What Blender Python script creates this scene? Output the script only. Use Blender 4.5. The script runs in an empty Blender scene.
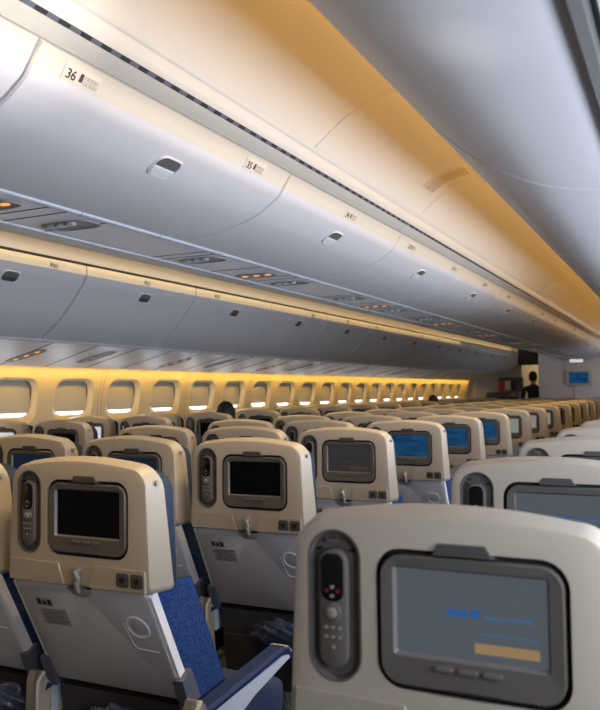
import bpy, bmesh, math, random
from mathutils import Vector, Matrix
random.seed(7)
SC = bpy.context.scene
COL = SC.collection
ZC = 1.35                       # eye height; section coordinates below are given from eye level

# ------------------------------------------------------------------ materials
def lin(c):
    c = c / 255.0
    return c / 12.92 if c <= 0.04045 else ((c + 0.055) / 1.055) ** 2.4
def rgb(r, g, b): return (lin(r), lin(g), lin(b), 1.0)
MATS = {}
def mat(name, col, rough=0.5, metal=0.0, noise=0.0, nscale=40.0, bump=0.0, bscale=200.0, coat=0.0, spec=0.5):
    if name in MATS: return MATS[name]
    m = bpy.data.materials.new(name); m.use_nodes = True
    nt = m.node_tree; b = nt.nodes['Principled BSDF']
    b.inputs['Roughness'].default_value = rough; b.inputs['Metallic'].default_value = metal
    b.inputs['Specular IOR Level'].default_value = spec
    b.inputs['Coat Weight'].default_value = coat
    b.inputs['Base Color'].default_value = col
    if noise > 0 or bump > 0:
        tc = nt.nodes.new('ShaderNodeTexCoord')
    if noise > 0:
        n = nt.nodes.new('ShaderNodeTexNoise'); n.inputs['Scale'].default_value = nscale; n.inputs['Detail'].default_value = 4
        mx = nt.nodes.new('ShaderNodeMix'); mx.data_type = 'RGBA'
        mx.inputs[6].default_value = tuple(c * (1 - noise) for c in col[:3]) + (1,)
        mx.inputs[7].default_value = tuple(min(1, c * (1 + noise)) for c in col[:3]) + (1,)
        nt.links.new(tc.outputs['Object'], n.inputs['Vector']); nt.links.new(n.outputs['Fac'], mx.inputs[0])
        nt.links.new(mx.outputs[2], b.inputs['Base Color'])
    if bump > 0:
        n2 = nt.nodes.new('ShaderNodeTexNoise'); n2.inputs['Scale'].default_value = bscale
        bp = nt.nodes.new('ShaderNodeBump'); bp.inputs['Strength'].default_value = bump; bp.inputs['Distance'].default_value = 0.002
        nt.links.new(tc.outputs['Object'], n2.inputs['Vector']); nt.links.new(n2.outputs['Fac'], bp.inputs['Height'])
        nt.links.new(bp.outputs['Normal'], b.inputs['Normal'])
    MATS[name] = m
    return m
def emis(name, col, strength=1.0):
    m = bpy.data.materials.new(name); m.use_nodes = True
    nt = m.node_tree; b = nt.nodes['Principled BSDF']
    b.inputs['Base Color'].default_value = (0.01, 0.01, 0.01, 1); b.inputs['Roughness'].default_value = 0.35; b.inputs['Specular IOR Level'].default_value = 0.1
    b.inputs['Emission Color'].default_value = col; b.inputs['Emission Strength'].default_value = strength
    MATS[name] = m
    return m
def woven(name, c0, c1, scale):
    m = bpy.data.materials.new(name); m.use_nodes = True
    nt = m.node_tree; b = nt.nodes['Principled BSDF']; b.inputs['Roughness'].default_value = 0.9
    b.inputs['Specular IOR Level'].default_value = 0.15
    tc = nt.nodes.new('ShaderNodeTexCoord'); v = nt.nodes.new('ShaderNodeTexVoronoi'); v.inputs['Scale'].default_value = scale
    v.inputs['Randomness'].default_value = 0.35
    r = nt.nodes.new('ShaderNodeValToRGB')
    r.color_ramp.elements[0].position = 0.25; r.color_ramp.elements[0].color = c1
    r.color_ramp.elements[1].position = 0.5; r.color_ramp.elements[1].color = c0
    nt.links.new(tc.outputs['Object'], v.inputs['Vector']); nt.links.new(v.outputs['Distance'], r.inputs['Fac'])
    nt.links.new(r.outputs['Color'], b.inputs['Base Color'])
    MATS[name] = m
    return m
M_SHELL = mat('cream_plastic', rgb(169, 158, 143), 0.42, noise=0.02, nscale=9)
M_SHELL2 = mat('cream_plastic_trim', rgb(160, 150, 137), 0.45)
M_TRAY = mat('grey_tray_plastic', rgb(204, 200, 200), 0.5, noise=0.03, nscale=7, bump=0.05, bscale=900)
M_TRAYRIM = mat('light_grey_plastic', rgb(232, 230, 232), 0.4)
M_DARK = mat('dark_grey_plastic', rgb(92, 86, 80), 0.45)
M_HINGE = mat('hinge_blue_grey', rgb(86, 90, 104), 0.45)
M_SHROUD = mat('shroud_charcoal', rgb(62, 58, 60), 0.6)
M_GAP = mat('black_rubber', rgb(22, 22, 24), 0.7)
M_BEZEL = mat('bezel_grey_plastic', rgb(90, 84, 79), 0.4, metal=0.1)
M_BEZEL2 = mat('bezel_inner_edge', rgb(112, 107, 102), 0.35, metal=0.2)
M_SCREEN = mat('screen_glass_off', rgb(14, 14, 17), 0.2, spec=0.12)
M_HAND = mat('handset_grey_plastic', rgb(102, 96, 92), 0.35, metal=0.2)
M_BLACK = mat('glossy_black', rgb(14, 14, 17), 0.12)
M_BTN = mat('button_grey', rgb(150, 145, 140), 0.4, metal=0.3)
M_RED = mat('button_red', rgb(120, 25, 35), 0.4)
M_SOCK = mat('socket_grey', rgb(70, 66, 64), 0.5)
M_CHROME = mat('worn_metal', rgb(170, 168, 166), 0.3, metal=0.7)
M_NAVY = woven('navy_woven_fabric', rgb(26, 46, 92), rgb(58, 86, 138), 190)
M_NAVY2 = mat('navy_seat_fabric', rgb(44, 54, 82), 0.95, noise=0.25, nscale=260)
M_TEAL = mat('blue_headrest_leather', rgb(14, 36, 62), 0.7)
M_ARMPAD = mat('navy_armrest_pad', rgb(26, 42, 84), 0.5)
M_ARMSIDE = mat('pale_armrest_plastic', rgb(196, 204, 216), 0.4)
M_POST = mat('beige_post_plastic', rgb(170, 158, 142), 0.45)
M_BIN = mat('bin_white_plastic', rgb(206, 203, 206), 0.38, noise=0.012, nscale=3)
M_BIN2 = mat('bin_plastic_darker', rgb(192, 189, 191), 0.4, noise=0.012, nscale=3)  # slightly darker tone of the bin plastic, for the far window bins
M_BINTOP = mat('bin_cream_strip', rgb(210, 199, 182), 0.4)
M_CEIL = mat('ceiling_panel_cream', rgb(226, 217, 203), 0.33)
M_TRIM = mat('ceiling_trim_cream', rgb(206, 198, 186), 0.4)
M_WALL = mat('sidewall_cream', rgb(204, 184, 148), 0.5)
M_PSU = mat('service_panel_grey', rgb(222, 222, 228), 0.4)
M_PSU2 = mat('service_panel_edge', rgb(172, 172, 180), 0.35)
M_PSUDK = mat('service_recess_grey', rgb(140, 137, 134), 0.5)
M_GREY = mat('bulkhead_grey', rgb(222, 222, 236), 0.6)
M_GRILLE = mat('grille_blue_grey', rgb(84, 86, 98), 0.5)
M_LATCHDK = mat('latch_dark', rgb(96, 94, 92), 0.45)
M_INK = mat('ink_brown', rgb(62, 40, 34), 0.6)
M_INK2 = mat('ink_grey', rgb(168, 158, 146), 0.6)
M_CARPET = mat('blue_carpet', rgb(54, 62, 84), 0.98, noise=0.3, nscale=120)
M_BEIGE = mat('beige_panel', rgb(186, 166, 136), 0.6)
M_CLOTH = mat('dark_uniform', rgb(34, 34, 42), 0.85)
M_SKIN = mat('skin', rgb(196, 150, 120), 0.5)
M_HAIR = mat('dark_hair', rgb(26, 20, 18), 0.55)
M_SHADE = mat('window_shade', rgb(172, 162, 146), 0.55)
M_PAPER = mat('placard_paper', rgb(178, 174, 172), 0.6)
M_PLASTICBAG = mat('clear_wrapped_blanket', rgb(52, 60, 86), 0.2, noise=0.7, nscale=38, bump=1.0, bscale=30)
M_POCKET = mat('pocket_mesh_dark', rgb(58, 54, 54), 0.8)
E_AMBER = emis('amber_lamp', (1.0, 0.42, 0.10, 1), 1.0)
E_DAY = emis('daylight_pane', (0.86, 0.93, 1.0, 1), 3.0)
E_DAYR = emis('daylight_pane_right', (0.86, 0.93, 1.0, 1), 4.0)
E_LOGO = emis('screen_lit_grey', rgb(76, 82, 89), 1.0)
E_DIM = emis('screen_dim_grey', rgb(46, 44, 44), 1.0)
E_PALE = emis('screen_pale', rgb(128, 128, 122), 1.0)
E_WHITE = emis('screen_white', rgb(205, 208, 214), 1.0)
E_BLUEINK = emis('logo_blue', rgb(16, 84, 152), 1.0)
E_INKTXT = emis('logo_small_text', rgb(52, 100, 148), 1.0)
E_ORANGE = emis('orange_bar', rgb(142, 118, 82), 1.0)
E_NAVY = emis('screen_navy', rgb(14, 24, 42), 1.0)
E_SIGN = emis('lit_sign', rgb(205, 207, 212), 1.0)
E_DIMINK = emis('dim_logo', rgb(26, 34, 46), 1.0)
E_DIMBAR = emis('dim_bar', rgb(64, 54, 42), 1.0)
def screen_blue():
    m = bpy.data.materials.new('screen_blue'); m.use_nodes = True
    nt = m.node_tree; b = nt.nodes['Principled BSDF']; b.inputs['Base Color'].default_value = (0.01, 0.01, 0.012, 1)
    b.inputs['Roughness'].default_value = 0.35; b.inputs['Specular IOR Level'].default_value = 0.1
    tc = nt.nodes.new('ShaderNodeTexCoord'); n = nt.nodes.new('ShaderNodeTexNoise'); n.inputs['Scale'].default_value = 14
    n.inputs['Detail'].default_value = 3
    mp = nt.nodes.new('ShaderNodeMapping'); mp.inputs['Scale'].default_value = (0.5, 1, 1.6)
    r = nt.nodes.new('ShaderNodeValToRGB')
    r.color_ramp.elements[0].position = 0.3; r.color_ramp.elements[0].color = rgb(4, 26, 56)
    r.color_ramp.elements[1].position = 0.72; r.color_ramp.elements[1].color = rgb(16, 78, 118)
    nt.links.new(tc.outputs['Object'], mp.inputs['Vector']); nt.links.new(mp.outputs['Vector'], n.inputs['Vector'])
    nt.links.new(n.outputs['Fac'], r.inputs['Fac']); nt.links.new(r.outputs['Color'], b.inputs['Emission Color'])
    b.inputs['Emission Strength'].default_value = 1.0
    MATS['screen_blue'] = m
    return m
E_BLUE = screen_blue()

# ------------------------------------------------------------------ mesh helper
class MB:
    def __init__(s): s.v = []; s.f = []; s.m = []
    def add(s, verts, faces, mi=0):
        o = len(s.v); s.v += [tuple(v) for v in verts]
        for f in faces: s.f.append([i + o for i in f]); s.m.append(mi)
    def box(s, x0, x1, y0, y1, z0, z1, mi=0, bev=0.0):
        if bev <= 0:
            vs = [(x, y, z) for x in (x0, x1) for y in (y0, y1) for z in (z0, z1)]
            s.add(vs, [(0, 1, 3, 2), (4, 6, 7, 5), (0, 4, 5, 1), (2, 3, 7, 6), (0, 2, 6, 4), (1, 5, 7, 3)], mi); return
        bm = bmesh.new(); bmesh.ops.create_cube(bm, size=1)
        for v in bm.verts:
            v.co = Vector(((x0 + x1) / 2 + v.co.x * (x1 - x0), (y0 + y1) / 2 + v.co.y * (y1 - y0), (z0 + z1) / 2 + v.co.z * (z1 - z0)))
        bmesh.ops.bevel(bm, geom=list(bm.edges), offset=bev, segments=3, profile=0.5, affect='EDGES')
        s.bm(bm, mi)
    def bm(s, bm, mi=0):
        bm.verts.index_update()
        s.add([v.co[:] for v in bm.verts], [[v.index for v in f.verts] for f in bm.faces], mi); bm.free()
    def loft(s, rings, mi=0, cap0=True, cap1=True, closed=True):
        n = len(rings[0]); vs = [p for r in rings for p in r]; fs = []
        for k in range(len(rings) - 1):
            for i in range(n if closed else n - 1):
                j = (i + 1) % n
                fs.append((k * n + i, k * n + j, (k + 1) * n + j, (k + 1) * n + i))
        if cap0: fs.append(tuple(range(n))[::-1])
        if cap1: fs.append(tuple((len(rings) - 1) * n + i for i in range(n)))
        s.add(vs, fs, mi)
    def holes(s, outer, holes, mi=0):
        bm = bmesh.new(); es = []
        for lp in [outer] + holes:
            vs = [bm.verts.new(p) for p in lp]
            for i in range(len(vs)): es.append(bm.edges.new((vs[i], vs[(i + 1) % len(vs)])))
        bmesh.ops.triangle_fill(bm, edges=es, use_beauty=True)
        s.bm(bm, mi)
    def tube(s, pts, r, mi=0, n=8):
        rings = []
        for i, p in enumerate(pts):
            p = Vector(p); a = Vector(pts[max(i - 1, 0)]); b = Vector(pts[min(i + 1, len(pts) - 1)])
            t = (b - a).normalized(); u = t.cross(Vector((0, 0, 1)))
            if u.length < 1e-4: u = t.cross(Vector((1, 0, 0)))
            u.normalize(); w = u.cross(t)
            rr = r[i] if isinstance(r, (list, tuple)) else r
            rings.append([p + rr * (math.cos(2 * math.pi * k / n) * u + math.sin(2 * math.pi * k / n) * w) for k in range(n)])
        s.loft(rings, mi)
    def xf(s, fn):
        s.v = [tuple(fn(Vector(v))) for v in s.v]; return s
    def build(s, name, mats, parent=None, smooth=35, loc=(0, 0, 0)):
        me = bpy.data.meshes.new(name)
        me.from_pydata(s.v, [], s.f)
        bm = bmesh.new(); bm.from_mesh(me)
        for f, mi in zip(bm.faces, s.m): f.material_index = mi
        bmesh.ops.remove_doubles(bm, verts=list(bm.verts), dist=1e-5)
        bmesh.ops.recalc_face_normals(bm, faces=list(bm.faces))
        bm.to_mesh(me); bm.free()
        for m in (mats if isinstance(mats, (list, tuple)) else [mats]): me.materials.append(m)
        if smooth:
            for p in me.polygons: p.use_smooth = True
            me.set_sharp_from_angle(angle=math.radians(smooth))
        o = bpy.data.objects.new(name, me); COL.objects.link(o); o.location = loc
        if parent: o.parent = parent
        return o

def rrect(x0, x1, z0, z1, r, n=6):
    pts = []
    for cx, cz, a0 in ((x1 - r, z1 - r, 0), (x0 + r, z1 - r, 90), (x0 + r, z0 + r, 180), (x1 - r, z0 + r, 270)):
        for k in range(n + 1):
            a = math.radians(a0 + 90 * k / n); pts.append((cx + r * math.cos(a), cz + r * math.sin(a)))
    return pts
def ell(cx, cz, rx, rz, n=20):
    return [(cx + rx * math.cos(2 * math.pi * k / n), cz + rz * math.sin(2 * math.pi * k / n)) for k in range(n)]
def at(loop, y): return [(x, y, z) for x, z in loop]
def slab(mb, loop, y0, y1, mi=0, bev=0.0):
    # rounded plate; front (y0) edge softened by bev
    if bev > 0:
        cx = sum(p[0] for p in loop) / len(loop); cz = sum(p[1] for p in loop) / len(loop)
        w = max(p[0] for p in loop) - min(p[0] for p in loop); h = max(p[1] for p in loop) - min(p[1] for p in loop)
        ins = lambda t: [(cx + (x - cx) * (1 - 2 * t / w), cz + (z - cz) * (1 - 2 * t / h)) for x, z in loop]
        mb.loft([at(ins(bev), y0), at(ins(bev * .3), y0 + bev * .3), at(loop, y0 + bev), at(loop, y1)], mi)
    else: mb.loft([at(loop, y0), at(loop, y1)], mi)
def tag(o, label=None, cat=None, group=None, kind=None):
    if label: o['label'] = label
    if cat: o['category'] = cat
    if group: o['group'] = group
    if kind: o['kind'] = kind
    return o
def thing(name, label, cat, loc=(0, 0, 0), group=None):
    o = bpy.data.objects.new(name, None); COL.objects.link(o); o.location = loc; o.empty_display_size = 0.1
    return tag(o, label, cat, group)
CH = {}
def copy_tree(src, parent=None, skip=()):
    c = src.copy(); COL.objects.link(c); c.parent = parent
    for ch in kids(src):
        if base(ch.name) in skip: continue
        copy_tree(ch, c, skip)
    return c
def base(n): return n.split('.')[0]
def kids(o):
    return o.children
def text_mesh(name, body, size, m, parent=None, mat4=None, shear=0.0, bold=0.0, align='LEFT'):
    cu = bpy.data.curves.new(name, 'FONT'); cu.body = body; cu.size = size; cu.shear = shear; cu.offset = bold
    cu.align_x = align; cu.extrude = 0.0004
    tmp = bpy.data.objects.new(name + '_tmp', cu); COL.objects.link(tmp)
    dg = bpy.context.evaluated_depsgraph_get(); me = bpy.data.meshes.new_from_object(tmp.evaluated_get(dg))
    bpy.data.objects.remove(tmp)
    me.materials.clear(); me.materials.append(m); me.name = name
    if mat4 is not None: me.transform(mat4)
    o = bpy.data.objects.new(name, me); COL.objects.link(o)
    if parent: o.parent = parent
    return o
def basis(xa, ya, org):
    xa, ya = Vector(xa), Vector(ya); za = xa.cross(ya)
    m = Matrix((xa, ya, za)).transposed().to_4x4(); m.translation = Vector(org); return m
ORD = ['zeroth', 'first', 'second', 'third', 'fourth', 'fifth', 'sixth', 'seventh', 'eighth', 'ninth', 'tenth', 'eleventh', 'twelfth',
       'thirteenth', 'fourteenth', 'fifteenth', 'sixteenth', 'seventeenth', 'eighteenth', 'nineteenth', 'twentieth']
ORD += ['twenty-first', 'twenty-second', 'twenty-third', 'twenty-fourth', 'twenty-fifth', 'twenty-sixth']

# ------------------------------------------------------------------ seat prototype (local: x across, +y forward, z up)
def shell_loop(inset):
    hw0, hw1, zb, r = 0.2275 - inset, 0.217 - inset, 0.874 + inset, 0.052 - inset * .8
    top = lambda x: 1.1855 - inset - 0.50 * x * x
    hx = lambda z: hw0 + (hw1 - hw0) * (z - 0.874) / 0.32
    pts = []
    zt = top(hw1 - r) - r * 0.96
    for k in range(9):                                   # right corner
        a = math.radians(-4 + 94 * k / 8)
        pts.append((hw1 - r + r * math.cos(a), zt + r * math.sin(a)))
    n = 12
    for k in range(1, n):
        x = (hw1 - r) * (1 - 2 * k / n); pts.append((x, zt + r + (top(x) - top(hw1 - r))))
    for k in range(9):
        a = math.radians(90 + 94 * k / 8)
        pts.append((-(hw1 - r) + r * math.cos(a), zt + r * math.sin(a)))
    rb = 0.018
    for sx, a0 in ((-1, 180), (1, 270)):
        for k in range(5):
            a = math.radians(a0 + 90 * k / 4)
            pts.append((sx * (hw0 - rb) + rb * math.cos(a), zb + rb + rb * math.sin(a)))
    return pts
REC = rrect(-0.092, 0.163, 0.950, 1.1375, 0.036)
HND = rrect(-0.192, -0.113, 0.947, 1.157, 0.0392, 10)
def tp(x, s, t=0.0):                                     # a point of the sloping lower back: s down the slope, t out of it towards the rear
    return (x, 0.006 + 0.461 * s - 0.887 * t, 0.872 - 0.887 * s - 0.461 * t)

def make_seat():
    root = thing('passenger_seat', 'x', 'seat')
    # --- upper back shell with the two recesses
    b = MB(); dep = lambda z: 0.045 + 0.042 * min(1, max(0, (1.174 - z) / 0.13))
    o1 = shell_loop(0.012)
    rings = [at(o1, 0.0), at(shell_loop(0.004), 0.0025), at(shell_loop(0.0), 0.010)]
    rings.append([(x, dep(z), z) for x, z in shell_loop(-0.006)])
    rings.append([(x, dep(z) + 0.010, z) for x, z in shell_loop(0.006)])
    b.loft(rings, 0, cap0=False, cap1=True)
    b.holes(at(o1, 0), [at(REC, 0), at(HND, 0)])
    for lp in (REC, HND): b.loft([at(lp, 0), at(lp, 0.006)], 0, False, False)
    shell = b.build('back_shell', M_SHELL, root)
    # screw cap on the shoulder side
    b = MB(); b.loft([[(0.2195, 0.034 + 0.007 * math.cos(a), 1.135 + 0.007 * math.sin(a)) for a in [k * math.pi / 6 for k in range(12)]],
                      [(0.2265, 0.034 + 0.0065 * math.cos(a), 1.135 + 0.0065 * math.sin(a)) for a in [k * math.pi / 6 for k in range(12)]]])
    b.build('screw_cap', M_BTN, root)
    # --- monitor
    b = MB(); b.loft([at(REC, 0.0058), at(REC, 0.016)], 0, False, True)
    mon = b.build('monitor', M_GAP, root)
    b = MB()
    bo = rrect(-0.0850, 0.1560, 0.957, 1.1295, 0.030); bi = rrect(-0.067, 0.138, 0.996, 1.115, 0.006); bs = rrect(-0.063, 0.134, 1.000, 1.111, 0.003)
    n = len(bo)
    b.loft([at(bo, 0.014), at(bo, 0.000)], 0, False, False)
    b.loft([at(rrect(-0.0825, 0.154, 0.960, 1.127, 0.027), -0.003), at(bo, 0.0)], 0, False, False)
    b.loft([at(rrect(-0.0825, 0.154, 0.960, 1.127, 0.027), -0.003), at(bi, -0.001)], 0, False, False)
    b.loft([at(bi, -0.001), at(bs, 0.006)], 1, False, False)
    b.build('bezel', [M_BEZEL, M_BEZEL2], mon)
    b = MB(); b.add(at(rrect(-0.0632, 0.1342, 0.9998, 1.1112, 0.003), 0.0058), [list(range(28))])
    b.build('screen', M_SCREEN, mon)
    for cx in (0.002, 0.034, 0.066):
        b = MB(); slab(b, rrect(cx - 0.013, cx + 0.013, 0.9825, 0.9895, 0.0034, 4), -0.0055, 0.0, 0, 0.001)
        b.build('button', M_DARK, mon)
    b = MB(); b.loft([[(x, -0.004, z) for x, z in ((-0.010, 1.133), (0.068, 1.133), (0.059, 1.1475), (-0.002, 1.1475))],
                      [(x, 0.010, z) for x, z in ((-0.014, 1.131), (0.072, 1.131), (0.061, 1.151), (-0.004, 1.151))]])
    b.build('release_tab', M_SOCK, mon)
    b = MB(); b.box(0.005, 0.075, -0.0042, 0.0, 0.9575, 0.9605); b.build('bottom_slot', M_GAP, mon)
    # --- handset in its cradle
    b = MB(); b.loft([at(HND, 0.0058), at(HND, 0.012)], 0, False, True)
    b.loft([at(HND, -0.001), at(rrect(-0.1895, -0.1155, 0.9495, 1.1545, 0.037, 10), -0.001)], 0, False, False)
    b.loft([at(rrect(-0.1895, -0.1155, 0.9495, 1.1545, 0.037, 10), -0.001), at(rrect(-0.187, -0.118, 0.952, 1.152, 0.0345, 10), 0.010)], 0, False, False)
    for sx in (-0.178, -0.128): slab(b, ell(sx, 1.128, 0.0022, 0.0022, 8), 0.004, 0.012, 1)
    slab(b, rrect(-0.166, -0.146, 1.1375, 1.1435, 0.001, 2), 0.003, 0.012, 2)
    cr = b.build('handset_cradle', [M_HAND, M_BLACK, M_BEZEL], root)
    b = MB(); slab(b, rrect(-0.1755, -0.1325, 0.966, 1.130, 0.0205, 8), -0.004, 0.012, 0, 0.004)
    b.build('handset', M_DARK, cr)
    b = MB(); slab(b, rrect(-0.1715, -0.1375, 1.058, 1.124, 0.0135, 6), -0.0052, 0.0, 0, 0.001); b.build('display', M_BLACK, cr)
    b = MB(); slab(b, ell(-0.154, 1.043, 0.0135, 0.0135), -0.008, 0, 0, 0.003); slab(b, ell(-0.154, 1.043, 0.0075, 0.0075), -0.010, 0, 1, 0.002)
    b.build('dial', [M_HAND, M_BTN], cr)
    b = MB()
    for bx, bz, k in ((-0.154, 1.078, 0), (-0.154, 1.066, 0), (-0.162, 1.073, 1), (-0.146, 1.073, 1)):
        slab(b, ell(bx, bz, 0.003, 0.0026, 8), -0.0075, 0, k)
    for r_ in range(2):
        for c_ in range(3):
            slab(b, ell(-0.164 + 0.010 * c_, 1.022 - 0.013 * r_, 0.0032, 0.0022, 8), -0.0062, 0, 0)
    slab(b, ell(-0.154, 0.995, 0.0025, 0.0028, 8), -0.0062, 0, 0)
    b.build('button_keypad', [M_BTN, M_RED], cr)
    # --- lower strip of the shell, split by the latch notch
    b = MB()
    def strip(xa, xb, xc, xd):
        lo = [(xa, 0.879), (xb, 0.879), (xc, 0.930), (xd, 0.932)]
        b.loft([at([(x + (0.0012 if x < (xa + xb) / 2 else -.0012), z) for x, z in lo], -0.004), at(lo, -0.0018), at(lo, 0.004)])
    strip(-0.216, -0.034, -0.052, -0.214); strip(0.044, 0.216, 0.214, 0.060)
    b.build('lower_strip', M_SHELL2, root)
    b = MB()
    for k in range(3): b.box(-0.168 + .01 * k, -0.108, -0.0046, -0.0035, 0.909 - 0.007 * k, 0.9115 - 0.007 * k)
    b.build('strip_lettering', M_INK2, root)
    for cx in (0.149, 0.191):
        b = MB(); slab(b, rrect(cx - 0.019, cx + 0.019, 0.8885, 0.9225, 0.008, 4), -0.0055, 0.001, 0, 0.0015)
        slab(b, ell(cx, 0.9055, 0.0085, 0.0085, 10), -0.0062, 0, 1)
        b.build('socket', [M_SOCK, M_GAP], root)
    # --- tray table on the sloping lower back
    b = MB(); W = 0.210
    out = []
    for k in range(6):
        a = math.radians(90 * k / 5); out.append((W - 0.018 + 0.018 * math.sin(a) * 1, 0.018 - 0.018 * math.cos(a)))
    out.append((W, 0.335)); out.append((-W, 0.335))
    for k in range(6):
        a = math.radians(90 * k / 5); out.append((-W + 0.018 - 0.018 * math.cos(a), 0.018 - 0.018 * math.sin(a)))
    for k in range(9):                                   # half-round finger notch at the top edge
        a = math.radians(180 - 180 * k / 8); out.append((0.005 + 0.040 * math.cos(a), 0.030 * math.sin(a)))
    cx, cs = 0.0, 0.17
    ins = lambda t: [((x - cx) * (1 - t / W) + cx, (s - cs) * (1 - t / 0.17) + cs) for x, s in out]
    b.loft([[tp(x, s, 0) for x, s in ins(0.006)], [tp(x, s, -0.003) for x, s in out], [tp(x, s, -0.030) for x, s in out]], 0, False, True)
    bm = bmesh.new(); vs = [bm.verts.new(tp(x, s, 0)) for x, s in ins(0.006)]
    es = [bm.edges.new((vs[i], vs[(i + 1) % len(vs)])) for i in range(len(vs))]
    bmesh.ops.triangle_fill(bm, edges=es, use_beauty=True); b.bm(bm)
    tray = b.build('tray_table', M_TRAY, root)
    b = MB()
    for sx in (-1, 1):
        x0, x1 = sorted((sx * 0.2105, sx * 0.219))
        b.loft([[tp(x, s, t) for x, s, t in ((x0, 0.006, -0.004), (x1, 0.010, -0.006), (x1, 0.010, -0.03), (x0, 0.006, -0.03))],
                [tp(x, s, t) for x, s, t in ((x0, 0.30, -0.004), (x1, 0.30, -0.006), (x1, 0.30, -0.03), (x0, 0.30, -0.03))]])
        b.build('side_rail', M_TRAYRIM, root); b = MB()
    b = MB()                                              # bowl behind the notch
    b.loft([[tp(0.005 + 0.0395 * math.cos(a), 0.0295 * math.sin(a), 0.0005) for a in [math.pi * k / 10 for k in range(11)]],
            [tp(0.005 + 0.030 * math.cos(a), 0.021 * math.sin(a), 0.004) for a in [math.pi * k / 10 for k in range(11)]]], 0, False, True, closed=False)
    b.build('latch_bowl', M_SHELL, root)
    b = MB()
    b.tube([(0.012, 0.004, 0.917), (0.012, -0.010, 0.912), (0.014, -0.012, 0.892), (0.020, -0.011, 0.865)], [0.010, 0.012, 0.010, 0.006], 0, 10)
    b.build('tray_latch', M_CHROME, root)
    b = MB(); rim = [ell(0.150, 0.105, r, r * 1.0, 28) for r in (0.036, 0.033, 0.0285, 0.027)]
    b.loft([[tp(x, s, t) for x, s in lp] for lp, t in zip(rim, (0.0, 0.003, 0.003, -0.004))], 0, False, False)
    b.loft([[tp(x, s, -0.004) for x, s in rim[3]], [tp(x, s, 0.0012) for x, s in ell(0.150, 0.105, 0.018, 0.018, 28)]], 1, False, True)
    b.build('cup_recess', [M_TRAYRIM, M_TRAY], tray)
    b = MB()
    path = [(0.108, 0.095), (0.118, 0.165), (0.128, 0.176), (0.190, 0.178)]
    b.tube([tp(x, s, 0.0005) for x, s in path], 0.0017, 0, 6); b.build('recess_outline', M_TRAYRIM, tray)
    b = MB()
    def plate(x0, x1, s0, s1, mi, t0=0.0015): b.loft([[tp(x, s, -0.001) for x, s in ((x0, s0), (x1, s0), (x1, s1), (x0, s1))], [tp(x, s, t0) for x, s in ((x0, s0), (x1, s0), (x1, s1), (x0, s1))]], mi)
    plate(-0.160, -0.105, 0.045, 0.075, 0); plate(-0.160, -0.066, 0.080, 0.135, 0)
    for k in range(3):
        plate(-0.155 + .017 * k, -0.143 + .017 * k, 0.052 + .004 * (k % 2), 0.070, 1, 0.0022)
    for k in range(6): plate(-0.153, -0.073 - 0.012 * (k % 2), 0.087 + 0.008 * k, 0.0895 + 0.008 * k, 2, 0.0022)
    b.build('placard', [M_PAPER, M_INK, M_DARK], tray)
    for sx in (-1, 1):
        b = MB(); x0, x1 = sorted((sx * 0.203, sx * 0.233))
        b.loft([[tp(x, s, t) for x, s, t in ((x0, 0.262, 0.006), (x1, 0.262, 0.004), (x1, 0.262, -0.04), (x0, 0.262, -0.04))],
                [tp(x, s, t) for x, s, t in ((x0, 0.352, 0.014), (x1, 0.352, 0.012), (x1, 0.352, -0.04), (x0, 0.352, -0.04))]])
        b.build('hinge_bracket', M_HINGE, root)
    # --- cushions
    b = MB(); bm = bmesh.new(); bmesh.ops.create_cube(bm, size=1)
    bmesh.ops.subdivide_edges(bm, edges=list(bm.edges), cuts=3, use_grid_fill=True)
    for v in bm.verts:
        x, s, t = v.co.x * 0.431, 0.26 + v.co.y * 0.50, -0.0905 + v.co.z * 0.118
        if v.co.y < 0: s = max(s, 0.012 + (-t - 0.03) * 0.62)
        v.co = Vector(tp(x, s, t))
    bmesh.ops.bevel(bm, geom=[e for e in bm.edges if len(e.link_faces) == 2 and e.calc_face_angle(0) > 1], offset=0.018, segments=3, affect='EDGES')
    b.bm(bm); b.build('backrest_cushion', M_NAVY, root)
    b = MB(); lo = [(x, z) for x, z in shell_loop(0.002)]
    sh = lambda i, y, k=1.0, dz=0.014: [(x * k, y, (z - dz if z > 1.05 else z) * k + 1.03 * (1 - k)) for x, z in shell_loop(i)]
    b.loft([sh(0.012, 0.055), sh(0.004, 0.078), sh(0.004, 0.112), sh(0.02, 0.136), sh(0.03, 0.148, 0.8)])
    b.build('headrest', M_TEAL, root)
    b = MB(); b.box(-0.224, 0.224, 0.235, 0.70, 0.35, 0.468, 0, 0.03); b.build('seat_cushion', M_NAVY2, root)
    # --- armrest on the aisle-side, shared along the row
    make_armrest(root, 0.255)
    # --- rear shroud, pocket, beam and legs
    b = MB(); b.loft([[(x, y, z) for x, y, z in ((-0.205, 0.175, 0.555), (0.205, 0.175, 0.555), (0.205, 0.235, 0.565), (-0.205, 0.235, 0.565))],
                      [(x, y, z) for x, y, z in ((-0.205, 0.215, 0.27), (0.205, 0.215, 0.27), (0.205, 0.265, 0.27), (-0.205, 0.265, 0.27))]])
    b.build('rear_shroud', M_SHROUD, root)
    b = MB(); b.loft([[(x, y, z) for x, y, z in ((-0.185, 0.150, 0.470), (0.185, 0.150, 0.470), (0.185, 0.158, 0.472), (-0.185, 0.158, 0.472))],
                      [(x, y, z) for x, y, z in ((-0.185, 0.196, 0.28), (0.185, 0.196, 0.28), (0.185, 0.216, 0.28), (-0.185, 0.216, 0.28))]])
    b.build('literature_pocket', M_POCKET, root)
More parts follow.
